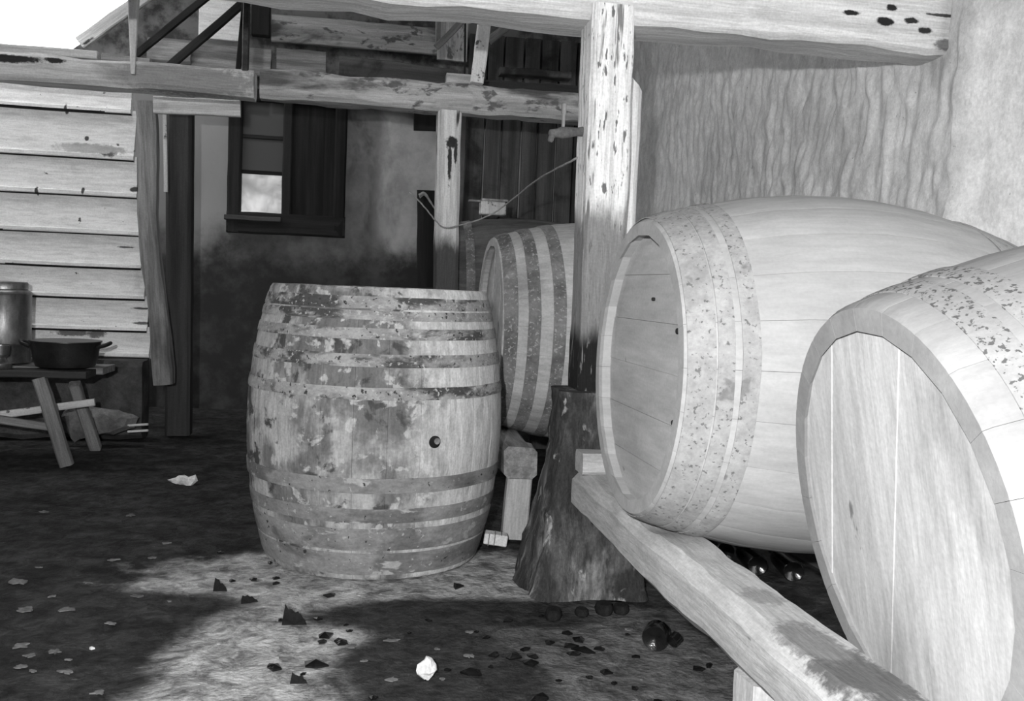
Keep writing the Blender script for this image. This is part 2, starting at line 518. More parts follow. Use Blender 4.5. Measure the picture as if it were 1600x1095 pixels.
def bendf(b):
    return lambda p, t: p + Vector((b * math.sin(t * math.pi) + .012 * math.sin(t * 9), 0, 0))
tag(beam('leaning_post', (-1.055, 5.900, 0.353), (-1.190, 5.900, 1.982), .105, .11, m_grey_wood, (0, 1, 0), .012, 2, 18, fn=bendf(-.012)), 'crooked grey post leaning at the end of the white boards', 'post')
tag(beam('dark_post', (-1.023, 6.25, 0), (-1.052, 6.25, 2.25), .15, .14, m_dark_wood, (0, 1, 0), .004, 4, 14), 'straight blackened post standing behind the crooked grey post', 'post')
tag(beam('lath', (-1.063, 5.890, 1.476), (-1.078, 5.885, 2.006), .022, .02, m_stick_pale, (0, 1, 0), .002, 5, 6), 'thin pale lath between the grey and blackened posts', 'lath')
# ---- tie beams
tag(beam('tie_beam', (-4.0, 5.19, 1.975), (-.505, 5.19, 1.985), .18, .135, m_beam_pale, (0, 0, 1), .014, 6, 34), 'pale limewashed beam above the white boards, sawn off at its right end', 'beam')
tag(beam('wall_plate', (-3.9, 5.21, 2.075), (-1.27, 5.21, 2.075), .12, .04, m_beam_pale, (0, 0, 1), .006, 8, 20), 'thin pale board lying on top of the left beam', 'board')
tag(beam('plate_offcut', (-1.25, 5.21, 2.07), (-1.02, 5.21, 2.062), .10, .035, m_grey_wood, (0, 0, 1), .006, 9, 5), 'short grey offcut lying on the left beam beside the hanging stick', 'board')
tag(beam('lintel_board', (-1.131, 5.850, 1.963), (-0.649, 5.850, 1.976), .04, .095, m_beam_pale, (0, 0, 1), .004, 7, 8), 'short pale lintel board under the sawn beam end', 'board')
tag(beam('tie_beam', (-.50, 5.42, 2.035), (1.28, 5.42, 2.035), .18, .15, m_beam_grey, (0, 0, 1), .016, 10, 30), 'mottled grey beam resting on the centre post', 'beam')
tag(beam('centre_post', (.555, 5.40, 0), (.520, 5.40, 1.965), .130, .13, m_post_centre, (0, 1, 0), .006, 11, 22), 'whitewashed post under the mottled beam, streaked with dark drips', 'post')
tag(beam('cross_beam', (-2.6, 3.25, 2.022), (2.10, 3.25, 2.010), .22, .24, m_beam_cross, (0, 0, 1), .020, 12, 40, ch=.09), 'big pale crossbeam overhead running into the right wall', 'beam')
# ---- main post and its backing post, stone plinth
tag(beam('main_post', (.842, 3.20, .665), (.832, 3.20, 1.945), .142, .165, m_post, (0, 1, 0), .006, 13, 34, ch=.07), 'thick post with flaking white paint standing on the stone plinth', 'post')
def cut(p, t):
    if t > .93: p = p + Vector((0, 0, -max(0, p.x + .02) * 1.0))
    return p
tag(beam('rear_post', (.937, 3.36, 0), (.930, 3.36, 1.80), .135, .12, m_post_back, (0, 1, 0), .004, 14, 30, fn=cut), 'pale post with a slanting top, half hidden behind the thick white post', 'post')
def plinth():
    vs_, fs = [], []
    k, nl = 56, 18
    for j in range(nl + 1):
        t = j / nl
        z = .668 * t
        f = (1 - t) ** 1.6
        x0, x1 = .705 - .10 * f, .935 + .07 * f
        y0, y1 = 3.055 - .105 * f, 3.29
        cx, cy = (x0+x1)/2, (y0+y1)/2
        for i in range(k):
            a = 2*math.pi*i/k
            c, s = math.cos(a), math.sin(a)
            e = .36
            x = cx + (x1-x0)/2*math.copysign(abs(c)**e, c)
            y = cy + (y1-y0)/2*math.copysign(abs(s)**e, s)
            q = Vector((x, y, z))
            fl_ = noise.noise(Vector((x*11, y*11, z*1.2))) * .040 * (.3 + f) + noise.noise(q*16) * .012 + noise.noise(q*40) * .005
            out = Vector((c, s, 0))
            vs_.append(q + out*fl_ + Vector((0, 0, .02*max(0, noise.noise(Vector((x*14, y*14, 3)))) if j == 0 else 0)))
    for j in range(nl):
        for i in range(k):
            a, b = j*k+i, j*k+(i+1) % k
            fs.append((a, b, b+k, a+k))
    fs.append(tuple(reversed(range(k))))
    fs.append(tuple(range(nl*k, nl*k+k)))
    return mesh('stone_plinth', vs_, fs, m_stone, angle=50)
tag(plinth(), 'dark tapering stone plinth with a fluted foot under the thick post', 'plinth')

# ================================================================== CASKS
def cask_mats(key, root, wood, hoop):
    return surf(key + '_staves', root=root, **wood), surf(key + '_hoops', root=root, **hoop)
def make_cask(name, label, mat4, L, Rh, Rb, wood, hoop, hoops, nst=24, head_axis=0, nb=7, rec=.045, th=.030, endf=.55, heads=(0, 1), head_mat=None, group=None):
    root = tag(empty(name, mat4=mat4), label, 'barrel', group)
    mw, mh = cask_mats(name + str(len(bpy.data.materials)), root, wood, hoop)
    mhd = surf(name + '_head', root=root, **head_mat) if head_mat else mw
    rad = lambda z: Rb - (Rb - Rh) * (2*z/L - 1)**2
    da = 2*math.pi/nst
    zs = [0, .012, .05*L, .14*L, .27*L, .4*L, .5*L, .6*L, .73*L, .86*L, .95*L, L - .012, L]
    vs_, fs = [], []
    h = da/2 - .0004/Rb
    for iz, z in enumerate(zs):
        r = rad(z) - (.005 if iz in (0, len(zs)-1) else 0)
        for a, dr in ((-h, -.0010), (-h*.82, 0), (0, 0), (h*.82, 0), (h, -.0010)):
            vs_.append(((r+dr)*math.cos(a), (r+dr)*math.sin(a), z))
        ri = r - th*(endf if z < .03 or z > L-.03 else 1.0)
        for a in (h, -h):
            vs_.append((ri*math.cos(a), ri*math.sin(a), z))
    k = 7
    for i in range(len(zs)-1):
        for j in range(k):
            a, b = i*k+j, i*k+(j+1) % k
            fs.append((a, b, b+k, a+k))
    fs.append(tuple(reversed(range(k))))
    fs.append(tuple(range((len(zs)-1)*k, len(zs)*k)))
    me = None
    for s in range(nst):
        m = mat4 @ Matrix.Rotation(s*da + .05, 4, 'Z')
        if me is None:
            o = mesh('stave', vs_, fs, mw, root, m, angle=28)
            me = o.data
        else:
            put('stave', me, root, m)
    for z0, z1, tt in hoops:
        pr = []
        n = 5
        for i in range(n+1):
            z = z0 + (z1-z0)*i/n
            pr.append((rad(z) + tt + (.0 if 0 < i < n else -.0012), z))
        for i in range(n, -1, -1):
            z = z0 + (z1-z0)*i/n
            pr.append((rad(z) - .0005, z))
        lathe('hoop', pr, mh, root, mat4, 72, closed=True, jit=.0022, seed=int(z0*100), angle=30)
    for e in heads:
        zc = rec if e == 0 else L - rec
        R = rad(zc) - th*.8
        wd = 2*R/nb
        for b in range(nb):
            a0, a1 = -R + b*wd + .0004, -R + (b+1)*wd - .0004
            pts = []
            for i in range(7):
                x = a0 + (a1-a0)*i/6
                pts.append((x, -math.sqrt(max(R*R-x*x, 0))))
            for i in range(6, -1, -1):
                x = a0 + (a1-a0)*i/6
                pts.append((x, math.sqrt(max(R*R-x*x, 0))))
            n = len(pts)
            off = .0006*((b*37) % 5 - 2)
            vs2 = [(p[0], p[1], -.010+off) for p in pts] + [(p[0], p[1], .012) for p in pts]
            f2 = [tuple(reversed(range(n))), tuple(range(n, 2*n))] + [(i, (i+1) % n, (i+1) % n+n, i+n) for i in range(n)]
            m = mat4 @ Matrix.Translation((0, 0, zc)) @ Matrix.Rotation(head_axis, 4, 'Z')
            if e == 1: m = m @ Matrix.Rotation(math.pi, 4, 'X')
            mesh('head_board', vs2, f2, mhd, root, m, smooth=False)
    root['_rad'] = 0
    del root['_rad']
    return root, rad, mw, mh

def lying(x, y, z, tilt=0.0, yaw=0.0, spin=0.0):
    m = Matrix(((0, 0, 1), (1, 0, 0), (0, 1, 0))).to_4x4()       # local z -> world x, local x -> world y
    return Matrix.Translation((x, y, z)) @ Matrix.Rotation(yaw, 4, 'Z') @ Matrix.Rotation(tilt, 4, 'Y') @ m @ Matrix.Rotation(spin, 4, 'Z')

def plug(parent, pos, nrm, r, mat, name='bung', depth=.012):
    return lathe(name, [(r*.92, -depth), (r, -depth*.5), (r, .002), (r*.8, .004), (.002, .004)], mat, parent, frame(pos, nrm), 18)

# upright barrel in the middle of the floor
UB = Matrix.Translation((.117, 3.60, 0.0))
ub_hoops = [(.02, .098, .003), (.108, .185, .003), (.207, .256, .003), (.31, .36, .003), (.62, .66, .003), (.725, .767, .003), (.816, .852, .003), (.878, .909, .003), (.915, .955, .003)]
ub, ub_r, ubm, ubh = make_cask('upright_barrel', 'squat barrel standing upright on the floor, coated in flaking limewash', UB, .985, .392, .468,
    dict(a=.50, b=.36, stretch=(1, 1, .2), s=9, blot=((3.2, .42, .55, .17, (1, 1, .8)), (17, .54, .61, .46), (12, .56, .64, .08)), xmask=((.04, .22, .72, .7, .4),), fine=.6, bs=.8, bd=.01),
    dict(a=.40, b=.28, stretch=(1, 1, 2), s=8, blot=((4.5, .49, .60, .08, (1, 1, 2.2)), (3, .56, .64, .40, (1, 1, 3))), speck=((70, .58, .66, .46), (60, .62, .68, .05)), bs=.8, bd=.006),
    ub_hoops, 26, head_axis=.6, group=None)
ub_low = surf('greyed_lower_hoops', .30, .21, (1, 1, 2), 7, blot=((3.5, .50, .60, .16, (1, 1, 2)), (9, .60, .66, .42, (1, 1, 2))), speck=((60, .66, .70, .42), (40, .66, .70, .05)), root=ub, bs=.6, bd=.005)
for h_ in [c_ for c_ in ub.children if c_.name.startswith('hoop')][:4]:
    h_.data.materials[0] = ub_low
bp = Vector((.117 + .468*math.sin(.40), 3.60 - .468*math.cos(.40), .48))
bg = plug(ub, bp, (math.sin(.40), -math.cos(.40), 0), .021, m_black_wood)
bg['label'] = 'dark bung hole'
lathe('bung_plug', [(.010, -.004), (.011, .005), (.002, .006)], m_stick, bg, frame(bp + Vector((.006, 0, .003)), (math.sin(.40), -math.cos(.40), 0)), 12)

pale_wood = dict(fine=.2, a=.45, b=.37, stretch=(1, 1, .12), s=8, blot=((2.4, .56, .76, .38, (1, 1, .5)), (6, .70, .76, .30)), bs=.35, bd=.005)
pale_hoop = dict(fine=.2, a=.50, b=.40, s=7, blot=((3, .55, .7, .34),), speck=((95, .60, .66, .16),), bs=.5, bd=.004)
# middle lying cask
mc, mcr, mcm, mch = make_cask('lying_cask', 'pale cask lying on the rail between the near cask and the thick post', lying(.702, 2.288, .819, .012), .95, .364, .4515, pale_wood,
    dict(fine=.4, a=.38, b=.31, s=7, blot=((3, .55, .7, .26),), speck=((90, .595, .67, .15), (14, .64, .70, .2)), bs=.5, bd=.004),
    [(.006, .062, .003), (.066, .100, .003), (.114, .150, .003), (.80, .836, .003), (.85, .884, .003), (.89, .944, .003)], 24, head_axis=math.pi/2, nb=6, th=.042, endf=.75,
    head_mat=dict(fine=.3, a=.48, b=.39, stretch=(.15, 1, 1), s=7, blot=((3, .52, .7, .36), (9, .70, .75, .2)), bs=.4, bd=.004), group='casks lying along the right wall')
for p_, r in (((0.736, 2.261, 0.989), .0045), ((0.736, 2.073, 0.920), .007), ((0.736, 2.071, 0.712), .006)):
    pg = plug(mc, p_, (-1, 0, 0), r, m_black_wood, 'peg', .004)
plug(mc, (.702 + .152, 2.288 - .395, .819 - .06), (-.2, -1, 0), .006, m_black_wood, 'nail_head', .008)
# near cask
nc, ncr, ncm, nch = make_cask('lying_cask', 'nearest cask with a broad bright head at the right edge', lying(.891, 1.434, .635, -.20, -.061), .92, .37, .428,
    dict(fine=.2, a=.34, b=.28, stretch=(1, 1, .12), s=8, blot=((2.4, .56, .76, .28, (1, 1, .5)),), bs=.35, bd=.005),
    dict(fine=.3, a=.33, b=.28, s=7, blot=((3, .55, .7, .28),), speck=((110, .54, .60, .10),), bs=.5, bd=.004),
    [(.052, .102, .003), (.122, .170, .003), (.75, .80, .003), (.82, .87, .003)], 24, head_axis=.28, nb=6, rec=.02, th=.045, endf=.85,
    head_mat=dict(fine=.4, a=.60, b=.50, stretch=(1, .14, 1), s=9, blot=((3.4, .50, .66, .36, (1, .4, 1)), (10, .68, .73, .2, (1, .4, 1))), bs=.4, bd=.005), group='casks lying along the right wall')
# third cask behind the upright barrel
dark_hoop = dict(a=.22, b=.11, s=7, blot=((3, .5, .7, .30),), speck=((80, .58, .64, .34),), bs=.6, bd=.005)
tc, tcr, tcm, tch = make_cask('lying_cask', 'cask with dark rusty hoops lying behind the upright barrel', lying(.625, 4.27, .815), 1.02, .41, .50,
    dict(a=.50, b=.40, stretch=(1, 1, .12), s=8, blot=((2.4, .52, .72, .26, (1, 1, .5)),), bs=.4, bd=.005), dark_hoop,
    [(.005, .06, .003), (.10, .15, .003), (.20, .25, .003), (.77, .82, .003), (.87, .92, .003)], 24, head_axis=.2, th=.042, endf=.75, group='casks lying along the right wall')
fc, fcr, fcm, fch = make_cask('lying_cask', 'darkest cask, farthest back, half hidden behind the whitewashed centre post', lying(.56, 5.96, .95), 1.0, .42, .49,
    dict(a=.16, b=.08, stretch=(1, 1, .12), s=8, blot=((2.4, .52, .72, .05, (1, 1, .5)),), bs=.4, bd=.005), dark_hoop,
    [(.005, .06, .003), (.11, .16, .003), (.78, .83, .003)], 20, head_axis=0, nb=6, group='casks lying along the right wall')

# ---- rails that carry the casks
RX0, RX1, RZ0, RZ1 = .73, .885, .292, .425
def rail_notch(p, t):
    # local y is up, local z runs toward the camera from y = 2.99
    Yw = 2.99 - p.z
    if p.y > 0:
        d = Yw - 2.288
        lim = (.819 - math.sqrt(max(.0, .405**2 - d*d))) if abs(d) < .40 else 9
        zt = RZ0 + (RZ1-RZ0)/2 + p.y
        if zt > lim - .003: p = Vector((p.x, p.y - (zt - lim + .003), p.z))
    return p
rail = tag(beam('cask_rail', ((RX0+RX1)/2, 2.99, (RZ0+RZ1)/2), ((RX0+RX1)/2, .80, (RZ0+RZ1)/2), RX1-RX0, RZ1-RZ0, m_rail, (0, 0, 1), .010, 15, 60, ch=.22, fn=rail_notch), 'long pale hewn rail running under the lying casks', 'rail')
tag(beam('rail_support', (.815, 1.62, 0), (.810, 1.64, .298), .13, .12, m_rail, (0, 1, 0), .006, 16, 8), 'stubby pale post holding up the long rail', 'support')
tag(beam('chock_board', (.735, 2.925, .464), (1.02, 2.925, .464), .10, .066, m_rail, (0, 0, 1), .004, 17, 8), 'flat pale board lying across the far end of the long rail', 'board')
tag(beam('cask_rail', (.690, 3.70, .312), (.72, 5.20, .312), .135, .125, m_grey_wood, (0, 0, 1), .012, 18, 20), 'short dark ended rail under the cask with rusty hoops', 'rail')
tag(beam('rail_support', (.682, 3.74, 0), (.700, 3.755, .250), .10, .05, m_rail, (0, 1, 0), .004, 19, 8), 'flat pale prop under the dark ended rail', 'support')
tag(beam('rail_support', (.72, 5.1, 0), (.72, 5.1, .250), .12, .12, m_dark_wood, (0, 1, 0), .004, 19, 6), 'dark block under the back end of the short rail', 'support')
tag(beam('rear_rail', (1.50, .85, .24), (1.50, 6.3, .24), .14, .14, m_dark_wood, (0, 0, 1), .008, 21, 30), 'dark rail near the wall under the rear of the casks', 'rail')
for i, (x, y, z0, z1, s, lb) in enumerate(((1.08, 1.42, 0, .252, .2, 'dark chock on the floor under the nearest cask'), (1.50, 1.40, .312, .345, .12, 'dark chock on the rear rail under the nearest cask'),
        (1.50, 2.288, .312, .392, .12, 'dark chock on the rear rail under the middle cask'), (1.50, 4.27, .312, .342, .12, 'dark chock on the rear rail under the rusty hooped cask'),
        (.80, 5.96, 0, .465, .2, 'dark block under the front of the darkest cask'), (1.25, 5.96, 0, .455, .15, 'dark block under the rear of the darkest cask'),
        (1.5, 1.0, 0, .166, .14, 'dark block under the near end of the rear rail'), (1.5, 4.0, 0, .166, .14, 'dark block under the middle of the rear rail'))):
    tag(beam('chock', (x, y, z0), (x, y, z1), s, s, m_dark_wood, (0, 1, 0), .002, 22+i, 4), lb, 'chock', 'chocks under the casks')

# ================================================================== WINDOW
win = tag(empty('window_1', (-.48, BY, WZ0)), kind='structure')
FY = BY - .03
for nm, a, b, w, d in (('window_frame', (WX0+.03, FY, WZ0-.02), (WX0+.03, FY, WZ1+.03), .10, .10), ('window_frame', (WX1-.03, FY, WZ0-.02), (WX1-.03, FY, WZ1+.03), .09, .10),
                       ('window_frame', (-.485, FY, WZ0), (-.485, FY, WZ1), .07, .09)):
    beam(nm, a, b, w, d, m_black_wood, (0, 1, 0), .003, 31, 8, parent=win)
beam('window_frame', (WX0-.02, FY, WZ1+.01), (WX1+.02, FY, WZ1+.01), .10, .09, m_black_wood, (0, 0, 1), .003, 32, 8, parent=win)
beam('window_frame', (WX0-.02, FY, WZ0+.055), (WX1+.02, FY, WZ0+.055), .10, .16, m_black_wood, (0, 0, 1), .003, 33, 8, parent=win)
beam('window_sill', (WX0-.03, FY-.05, WZ0+.085), (-.52, FY-.05, WZ0+.085), .10, .035, m_plank_dark, (0, 0, 1), .004, 34, 8, parent=win)
for z in (1.797, 2.062):
    beam('muntin', (WX0+.06, FY, z), (-.50, FY, z), .03, .028, m_black_wood, (0, 0, 1), .001, 35, 4, parent=win)
def pane_mat(name, tr, dif):
    g = NT(name)
    t = g.n('ShaderNodeBsdfTransparent')
    d = g.n('ShaderNodeBsdfDiffuse')
    d.inputs[0].default_value = (dif, dif, dif, 1)
    mx = g.n('ShaderNodeMixShader')
    v = g.coord()
    nn = g.noise(v, 5, 4, .6)
    g.put(mx.inputs[0], g.step(nn, .3, .7, 1 - tr * .6, 1 - tr * 1.2))
    g.put(mx.inputs[1], t.outputs[0])
    g.put(mx.inputs[2], d.outputs[0])
    g.t.nodes.remove(g.b)
    g.t.links.new(mx.outputs[0], g.out.inputs[0])
    return g.m
m_pane_dirty = pane_mat('dirty_glass', .02, .10)
m_pane_clean = pane_mat('dusty_glass', .36, .3)
for z0, z1, mm, lb in ((1.545, 1.785, m_pane_clean, 'bright lower pane'), (1.81, 2.05, m_pane_dirty, 'dirty middle pane'), (2.075, 2.325, m_pane_dirty, 'dirty top pane')):
    pn = box('pane', (-.655, FY+.01, (z0+z1)/2 - (.03 if z0 < 1.6 else 0)), (.35, .005, z1-z0+.02+(.06 if z0 < 1.6 else 0)), mm, win, bev=.1)
    pn['label'] = lb
for i in range(3):
    x0 = -.455 + i*.122
    beam('shutter_plank', (x0+.06, FY+.02, WZ0+.12), (x0+.06, FY+.02, WZ1-.03), 0.128, .03, m_black_wood, (0, 1, 0), .001, 36+i, 6, parent=win)
box('keyhole_light', (-.268, FY-.005, 1.455), (.022, .015, .065), m_tin, win)['label'] = 'bright tin piece in place of the light through a keyhole'  # bright tin stands in for daylight through the shutter's keyhole

# ================================================================== TIMBERS UP IN THE GABLE
g_raf = 'slanting timbers in the gable'
tag(beam('rafter', (-1.97, BY-.08, 2.64), (-1.21, BY-.08, 3.27), .06, .09, m_beam_pale, (0, 0, 1), .004, 41, 10), 'pale rafter slanting along the edge of the bright sky', 'rafter', g_raf)
tag(beam('rafter', (-1.391, 6.600, 2.394), (-0.933, 6.600, 2.823), .035, .045, m_black_wood, (0, 0, 1), .002, 42, 8), 'dark rafter slanting up just right of the hanging stick', 'rafter', g_raf)
tag(beam('rafter', (-1.157, 6.400, 2.289), (-0.652, 6.400, 2.783), .04, .05, m_black_wood, (0, 0, 1), .002, 43, 8), 'dark rafter slanting up to the pair of iron rods', 'rafter', g_raf)
tag(beam('hanging_stick', (-1.068, 5.020, 1.967), (-1.072, 5.020, 2.383), .018, .02, m_stick_pale, (0, 1, 0), .003, 44, 12, taper=3.0), 'pale tapering stick hanging in front of the left beam', 'stick')
tag(beam('iron_rod', (-0.588, 5.150, 2.045), (-0.559, 5.150, 2.454), .026, .026, m_black_wood, (0, 1, 0), .001, 45, 6), 'slanting dark rod standing on the sawn beam end, left of its pair', 'rod')
tag(beam('iron_rod', (-0.551, 5.130, 2.043), (-0.551, 5.130, 2.448), .034, .034, m_iron, (0, 1, 0), .001, 46, 6), 'upright shiny dark rod standing on the sawn beam end, right of its pair', 'rod')
pn = box('lit_patch_board', (-0.962, 7.300, 2.865), (.30, .03, .34), m_paint_board, bev=.1)  # white board stands in for a patch lit by a window
tag(pn, 'small pale board in place of a window-lit patch between the dark rafters and the iron rods', 'board')
tag(beam('stone_block', (-1.492, 7.500, 2.628), (-1.187, 7.500, 2.626), .12, .17, m_grey_wood, (0, 0, 1), .012, 47, 6), 'pale block low in the gable behind the dark rafters', 'block')
tag(box('dark_bracket', (-0.672, 7.200, 2.850), (.13, .08, .26), m_black_wood), 'dark block on the gable beside the iron rods', 'block')
tag(beam('brace', (0.500, 6.200, 2.504), (0.778, 6.200, 2.808), .03, .04, m_stick, (0, 0, 1), .003, 48, 8), 'thin grey brace slanting above the centre post', 'brace')
tag(beam('thin_stud', (0.520, 6.300, 2.538), (0.499, 6.300, 3.308), .032, .03, m_stick, (0, 1, 0), .002, 49, 5), 'short thin stud at the foot of the grey brace', 'stud')
tag(beam('white_stick', (0.655, 5.280, 2.108), (0.696, 5.280, 2.577), .070, .05, m_stick_pale, (0, 1, 0), .004, 50, 12), 'bright white batten leaning above the mottled beam', 'batten')
tag(beam('brace', (0.797, 5.900, 2.496), (1.057, 5.900, 2.718), .03, .05, m_grey_wood, (0, 0, 1), .003, 51, 8), 'short grey brace slanting right of the white batten', 'brace')
tag(beam('stud_board', (0.643, 6.600, 2.521), (0.653, 6.600, 3.389), .20, .03, m_beam_grey, (0, 1, 0), .004, 52, 6), 'grey board standing behind the thin grey brace', 'board')
tag(beam('thin_rod', (0.701, 6.300, 2.349), (0.691, 6.300, 2.715), .012, .012, m_black_wood, (0, 1, 0), .001, 53, 4), 'thin dark rod between the grey brace and the white batten', 'rod')
tag(beam('ledge_block', (.500, 5.43, 2.145), (.655, 5.43, 2.145), .10, .06, m_beam_grey, (0, 0, 1), .004, 54, 5), 'small pale block on the mottled beam above the centre post', 'block')
tag(beam('collar_beam', (0.742, 6.300, 2.278), (1.446, 6.300, 2.290), .10, .12, m_dark_wood, (0, 0, 1), .01, 55, 8), 'dark beam in the gloom behind the mottled beam', 'beam')
tag(beam('wall_shelf', (1.044, 7.100, 2.586), (1.574, 7.100, 2.590), .12, .05, m_plank_dark, (0, 0, 1), .01, 56, 8), 'dim ledge high up behind the thick white post', 'ledge')

# dark hatch in the back wall behind the centre post
tag(beam('dark_hatch', (0.647, 7.500, 0.989), (0.620, 7.500, 1.730), .24, .05, m_black_wood, (0, 1, 0), .006, 57, 8), 'black boarded hatch low on the back wall left of the centre post', 'hatch')
tag(beam('dark_hatch', (0.583, 7.500, 2.188), (0.577, 7.500, 2.363), .25, .05, m_black_wood, (0, 1, 0), .006, 58, 4), 'small black hatch high on the back wall under the mottled beam', 'hatch')

# ================================================================== SMALL THINGS
# tap driven into the left side of the thick post
tp = tag(empty('tap', (.77, 3.2, 1.535)), 'small wooden tap sticking out of the left side of the thick post', 'tap')
lathe('tap_body', [(.012, 0), (.017, .012), (.014, .03), (.018, .06), (.020, .085), (.015, .1), (.013, .125), (.004, .13)], m_brass, tp, frame((.775, 3.2, 1.54), (-1, 0, -.12)), 14)
lathe('tap_handle', [(.006, 0), (.006, .045), (.009, .05), (.009, .08), (.004, .085)], m_stick, tp, frame((.695, 3.2, 1.545), (0, 0, 1)), 10)
lathe('tap_spout', [(.011, 0), (.010, .03), (.007, .035)], m_brass, tp, frame((.662, 3.2, 1.53), (-.3, 0, -1)), 10)
# tin box on the dark cask, and the dusty cord
tbx = tag(empty('tin_box', (.86, 5.96, 1.435)), 'small pale tin box on top of the darkest cask', 'box')
box('box_body', (.865, 5.93, 1.49), (.155, .11, .085), m_stick_pale, tbx, jit=.004)
box('box_lid', (.87, 5.93, 1.538), (.165, .12, .014), m_tin, tbx)
box('box_tongue', (.755, 5.93, 1.53), (.08, .05, .012), m_stick, tbx)
tag(tube('cord', [(0.325, 5.500, 1.521), (0.399, 5.400, 1.438), (0.454, 5.250, 1.353), (0.501, 5.220, 1.316), (0.595, 5.200, 1.334), (0.733, 5.100, 1.386), (0.813, 4.900, 1.455), (0.821, 4.300, 1.492), (0.749, 3.420, 1.452), (0.771, 3.240, 1.460)], .004, m_web, n=6, jit=.003), 'dusty cord sagging from the back wall past the centre post to the thick post', 'cord')
tag(tube('cord_end', [(0.515, 7.460, 1.681), (0.558, 7.460, 1.698), (0.600, 7.460, 1.647), (0.652, 7.460, 1.571)], lambda t: .016*(1-t)+.004, m_web, n=6, jit=.005), 'frayed pale strip hanging in front of the black hatch', 'strip')

# trestle table with pot and can
tt = tag(empty('trestle_table', (-1.7, 5.35, 0)), 'rough low trestle table of planks and sticks at the left', 'table')
beam('table_plank', (-2.6, 5.25, .462), (-1.30, 5.25, .468), .20, .035, m_dark_wood, (0, 0, 1), .004, 60, 12, parent=tt)
beam('table_plank', (-2.6, 5.50, .465), (-1.27, 5.50, .470), .27, .035, m_stick, (0, 0, 1), .004, 61, 12, parent=tt)
beam('leg', (-1.394, 5.187, 0.000), (-1.526, 5.170, 0.451), .062, .06, m_stick, (0, 1, 0), .006, 62, 10, parent=tt)
beam('leg', (-1.382, 5.709, 0.000), (-1.434, 5.450, 0.391), .058, .055, m_grey_wood, (0, 1, 0), .006, 63, 10, parent=tt)
beam('leg', (-2.4, 5.2, 0), (-2.45, 5.2, .45), .06, .06, m_stick, (0, 1, 0), .006, 64, 8, parent=tt)
beam('leg', (-2.4, 5.6, 0), (-2.45, 5.5, .45), .06, .06, m_stick, (0, 1, 0), .006, 65, 8, parent=tt)
beam('crossbar', (-2.45, 5.24, .13), (-1.302, 5.340, 0.310), .03, .038, m_stick_pale, (0, 0, 1), .003, 66, 8, parent=tt)
beam('brace', (-2.05, 5.22, .27), (-1.463, 5.240, 0.186), .04, .04, m_stick, (0, 0, 1), .004, 67, 8, parent=tt)
# black two-handled pot
PX, PY, PZ = -1.455, 5.36, .489
pot = tag(empty('cooking_pot', (PX, PY, PZ)), 'wide black two handled cooking pot on the trestle table', 'pot')
M0 = Matrix.Translation((PX, PY, PZ))
lathe('pot_body', [(.115, 0), (.145, .008), (.158, .05), (.168, .115), (.174, .135), (.178, .137), (.178, .142), (.170, .142)], m_pot, pot, M0, 40)
lathe('pot_lining', [(.001, .016), (.136, .016), (.150, .06), (.160, .115), (.168, .141)], m_pot_in, pot, M0, 40)
for s in (-1, 1):
    tube('handle', [(PX+s*.165, PY-.045, PZ+.11), (PX+s*.205, PY-.04, PZ+.125), (PX+s*.222, PY, PZ+.135), (PX+s*.205, PY+.04, PZ+.125), (PX+s*.165, PY+.045, PZ+.11)], .010, m_pot, pot)
# churn-like can and the small burner beside it
CX, CY, CZ = -1.815, 5.53, .492
can = tag(empty('milk_can', (CX, CY, CZ)), 'tall tarnished metal can with a lid at the left edge', 'can')
MC = Matrix.Translation((CX, CY, CZ))
lathe('can_body', [(.128, 0), (.135, .005), (.135, .10), (.138, .105), (.135, .11), (.135, .36), (.139, .37), (.135, .38), (.112, .395)], m_tin, can, MC, 40, jit=.003)
lathe('can_lid', [(.112, .388), (.118, .395), (.118, .425), (.113, .432), (.02, .436)], m_tin, can, MC, 40)
SX, SY = -1.735, 5.24
sb = tag(empty('small_burner', (SX, SY, .482)), 'small squat metal burner standing in front of the tall can', 'burner')
MS = Matrix.Translation((SX, SY, .482))
lathe('burner_base', [(.05, 0), (.055, .006), (.055, .03), (.03, .045), (.022, .06)], m_tin, sb, MS, 24)
lathe('burner_cup', [(.022, .06), (.04, .075), (.043, .12), (.038, .122), (.034, .08), (.002, .078)], m_tin, sb, MS, 24)
# crumpled sack under the table
def sack():
    pts = [(-1.585, 5.820, 0.201), (-1.523, 5.820, 0.231), (-1.412, 5.820, 0.230), (-1.300, 5.820, 0.221), (-1.169, 5.820, 0.153), (-1.193, 5.820, 0.104), (-1.375, 5.820, 0.048), (-1.521, 5.820, 0.024), (-1.570, 5.820, 0.082)]
    P = [Vector(p) for p in pts]
    c = sum(P, Vector())/len(P)
    vs_, fs = [], []
    rings = [(1.0, 0), (.8, .035), (.45, .06), (.12, .07)]
    k = 27
    def outline(t):
        t *= len(P); i = int(t) % len(P); f = t - int(t)
        return P[i]*(1-f) + P[(i+1) % len(P)]*f
    for side in (-1, 1):
        for s, dpt in rings:
            for i in range(k):
                p = outline(i/k)
                q = c + (p-c)*s
                q.y += side*dpt*1.0
                q += nz(q, 13, 3)*.028
                q.z = max(q.z, .004)
                vs_.append(q)
    m = len(rings)
    for r_ in range(m-1):
        for i in range(k):
            a, b = r_*k+i, r_*k+(i+1) % k
            fs.append((a, b, b+k, a+k))
            a2, b2 = a+m*k, b+m*k
            fs.append((a2, a2+k, b2+k, b2))
    for i in range(k):
        a, b = i, (i+1) % k
        fs.append((a, a+m*k, b+m*k, b))
    fs.append(tuple(range((m-1)*k, m*k)))
    fs.append(tuple(reversed(range((2*m-1)*k, 2*m*k))))
    return mesh('sack', vs_, fs, m_sack, angle=22)
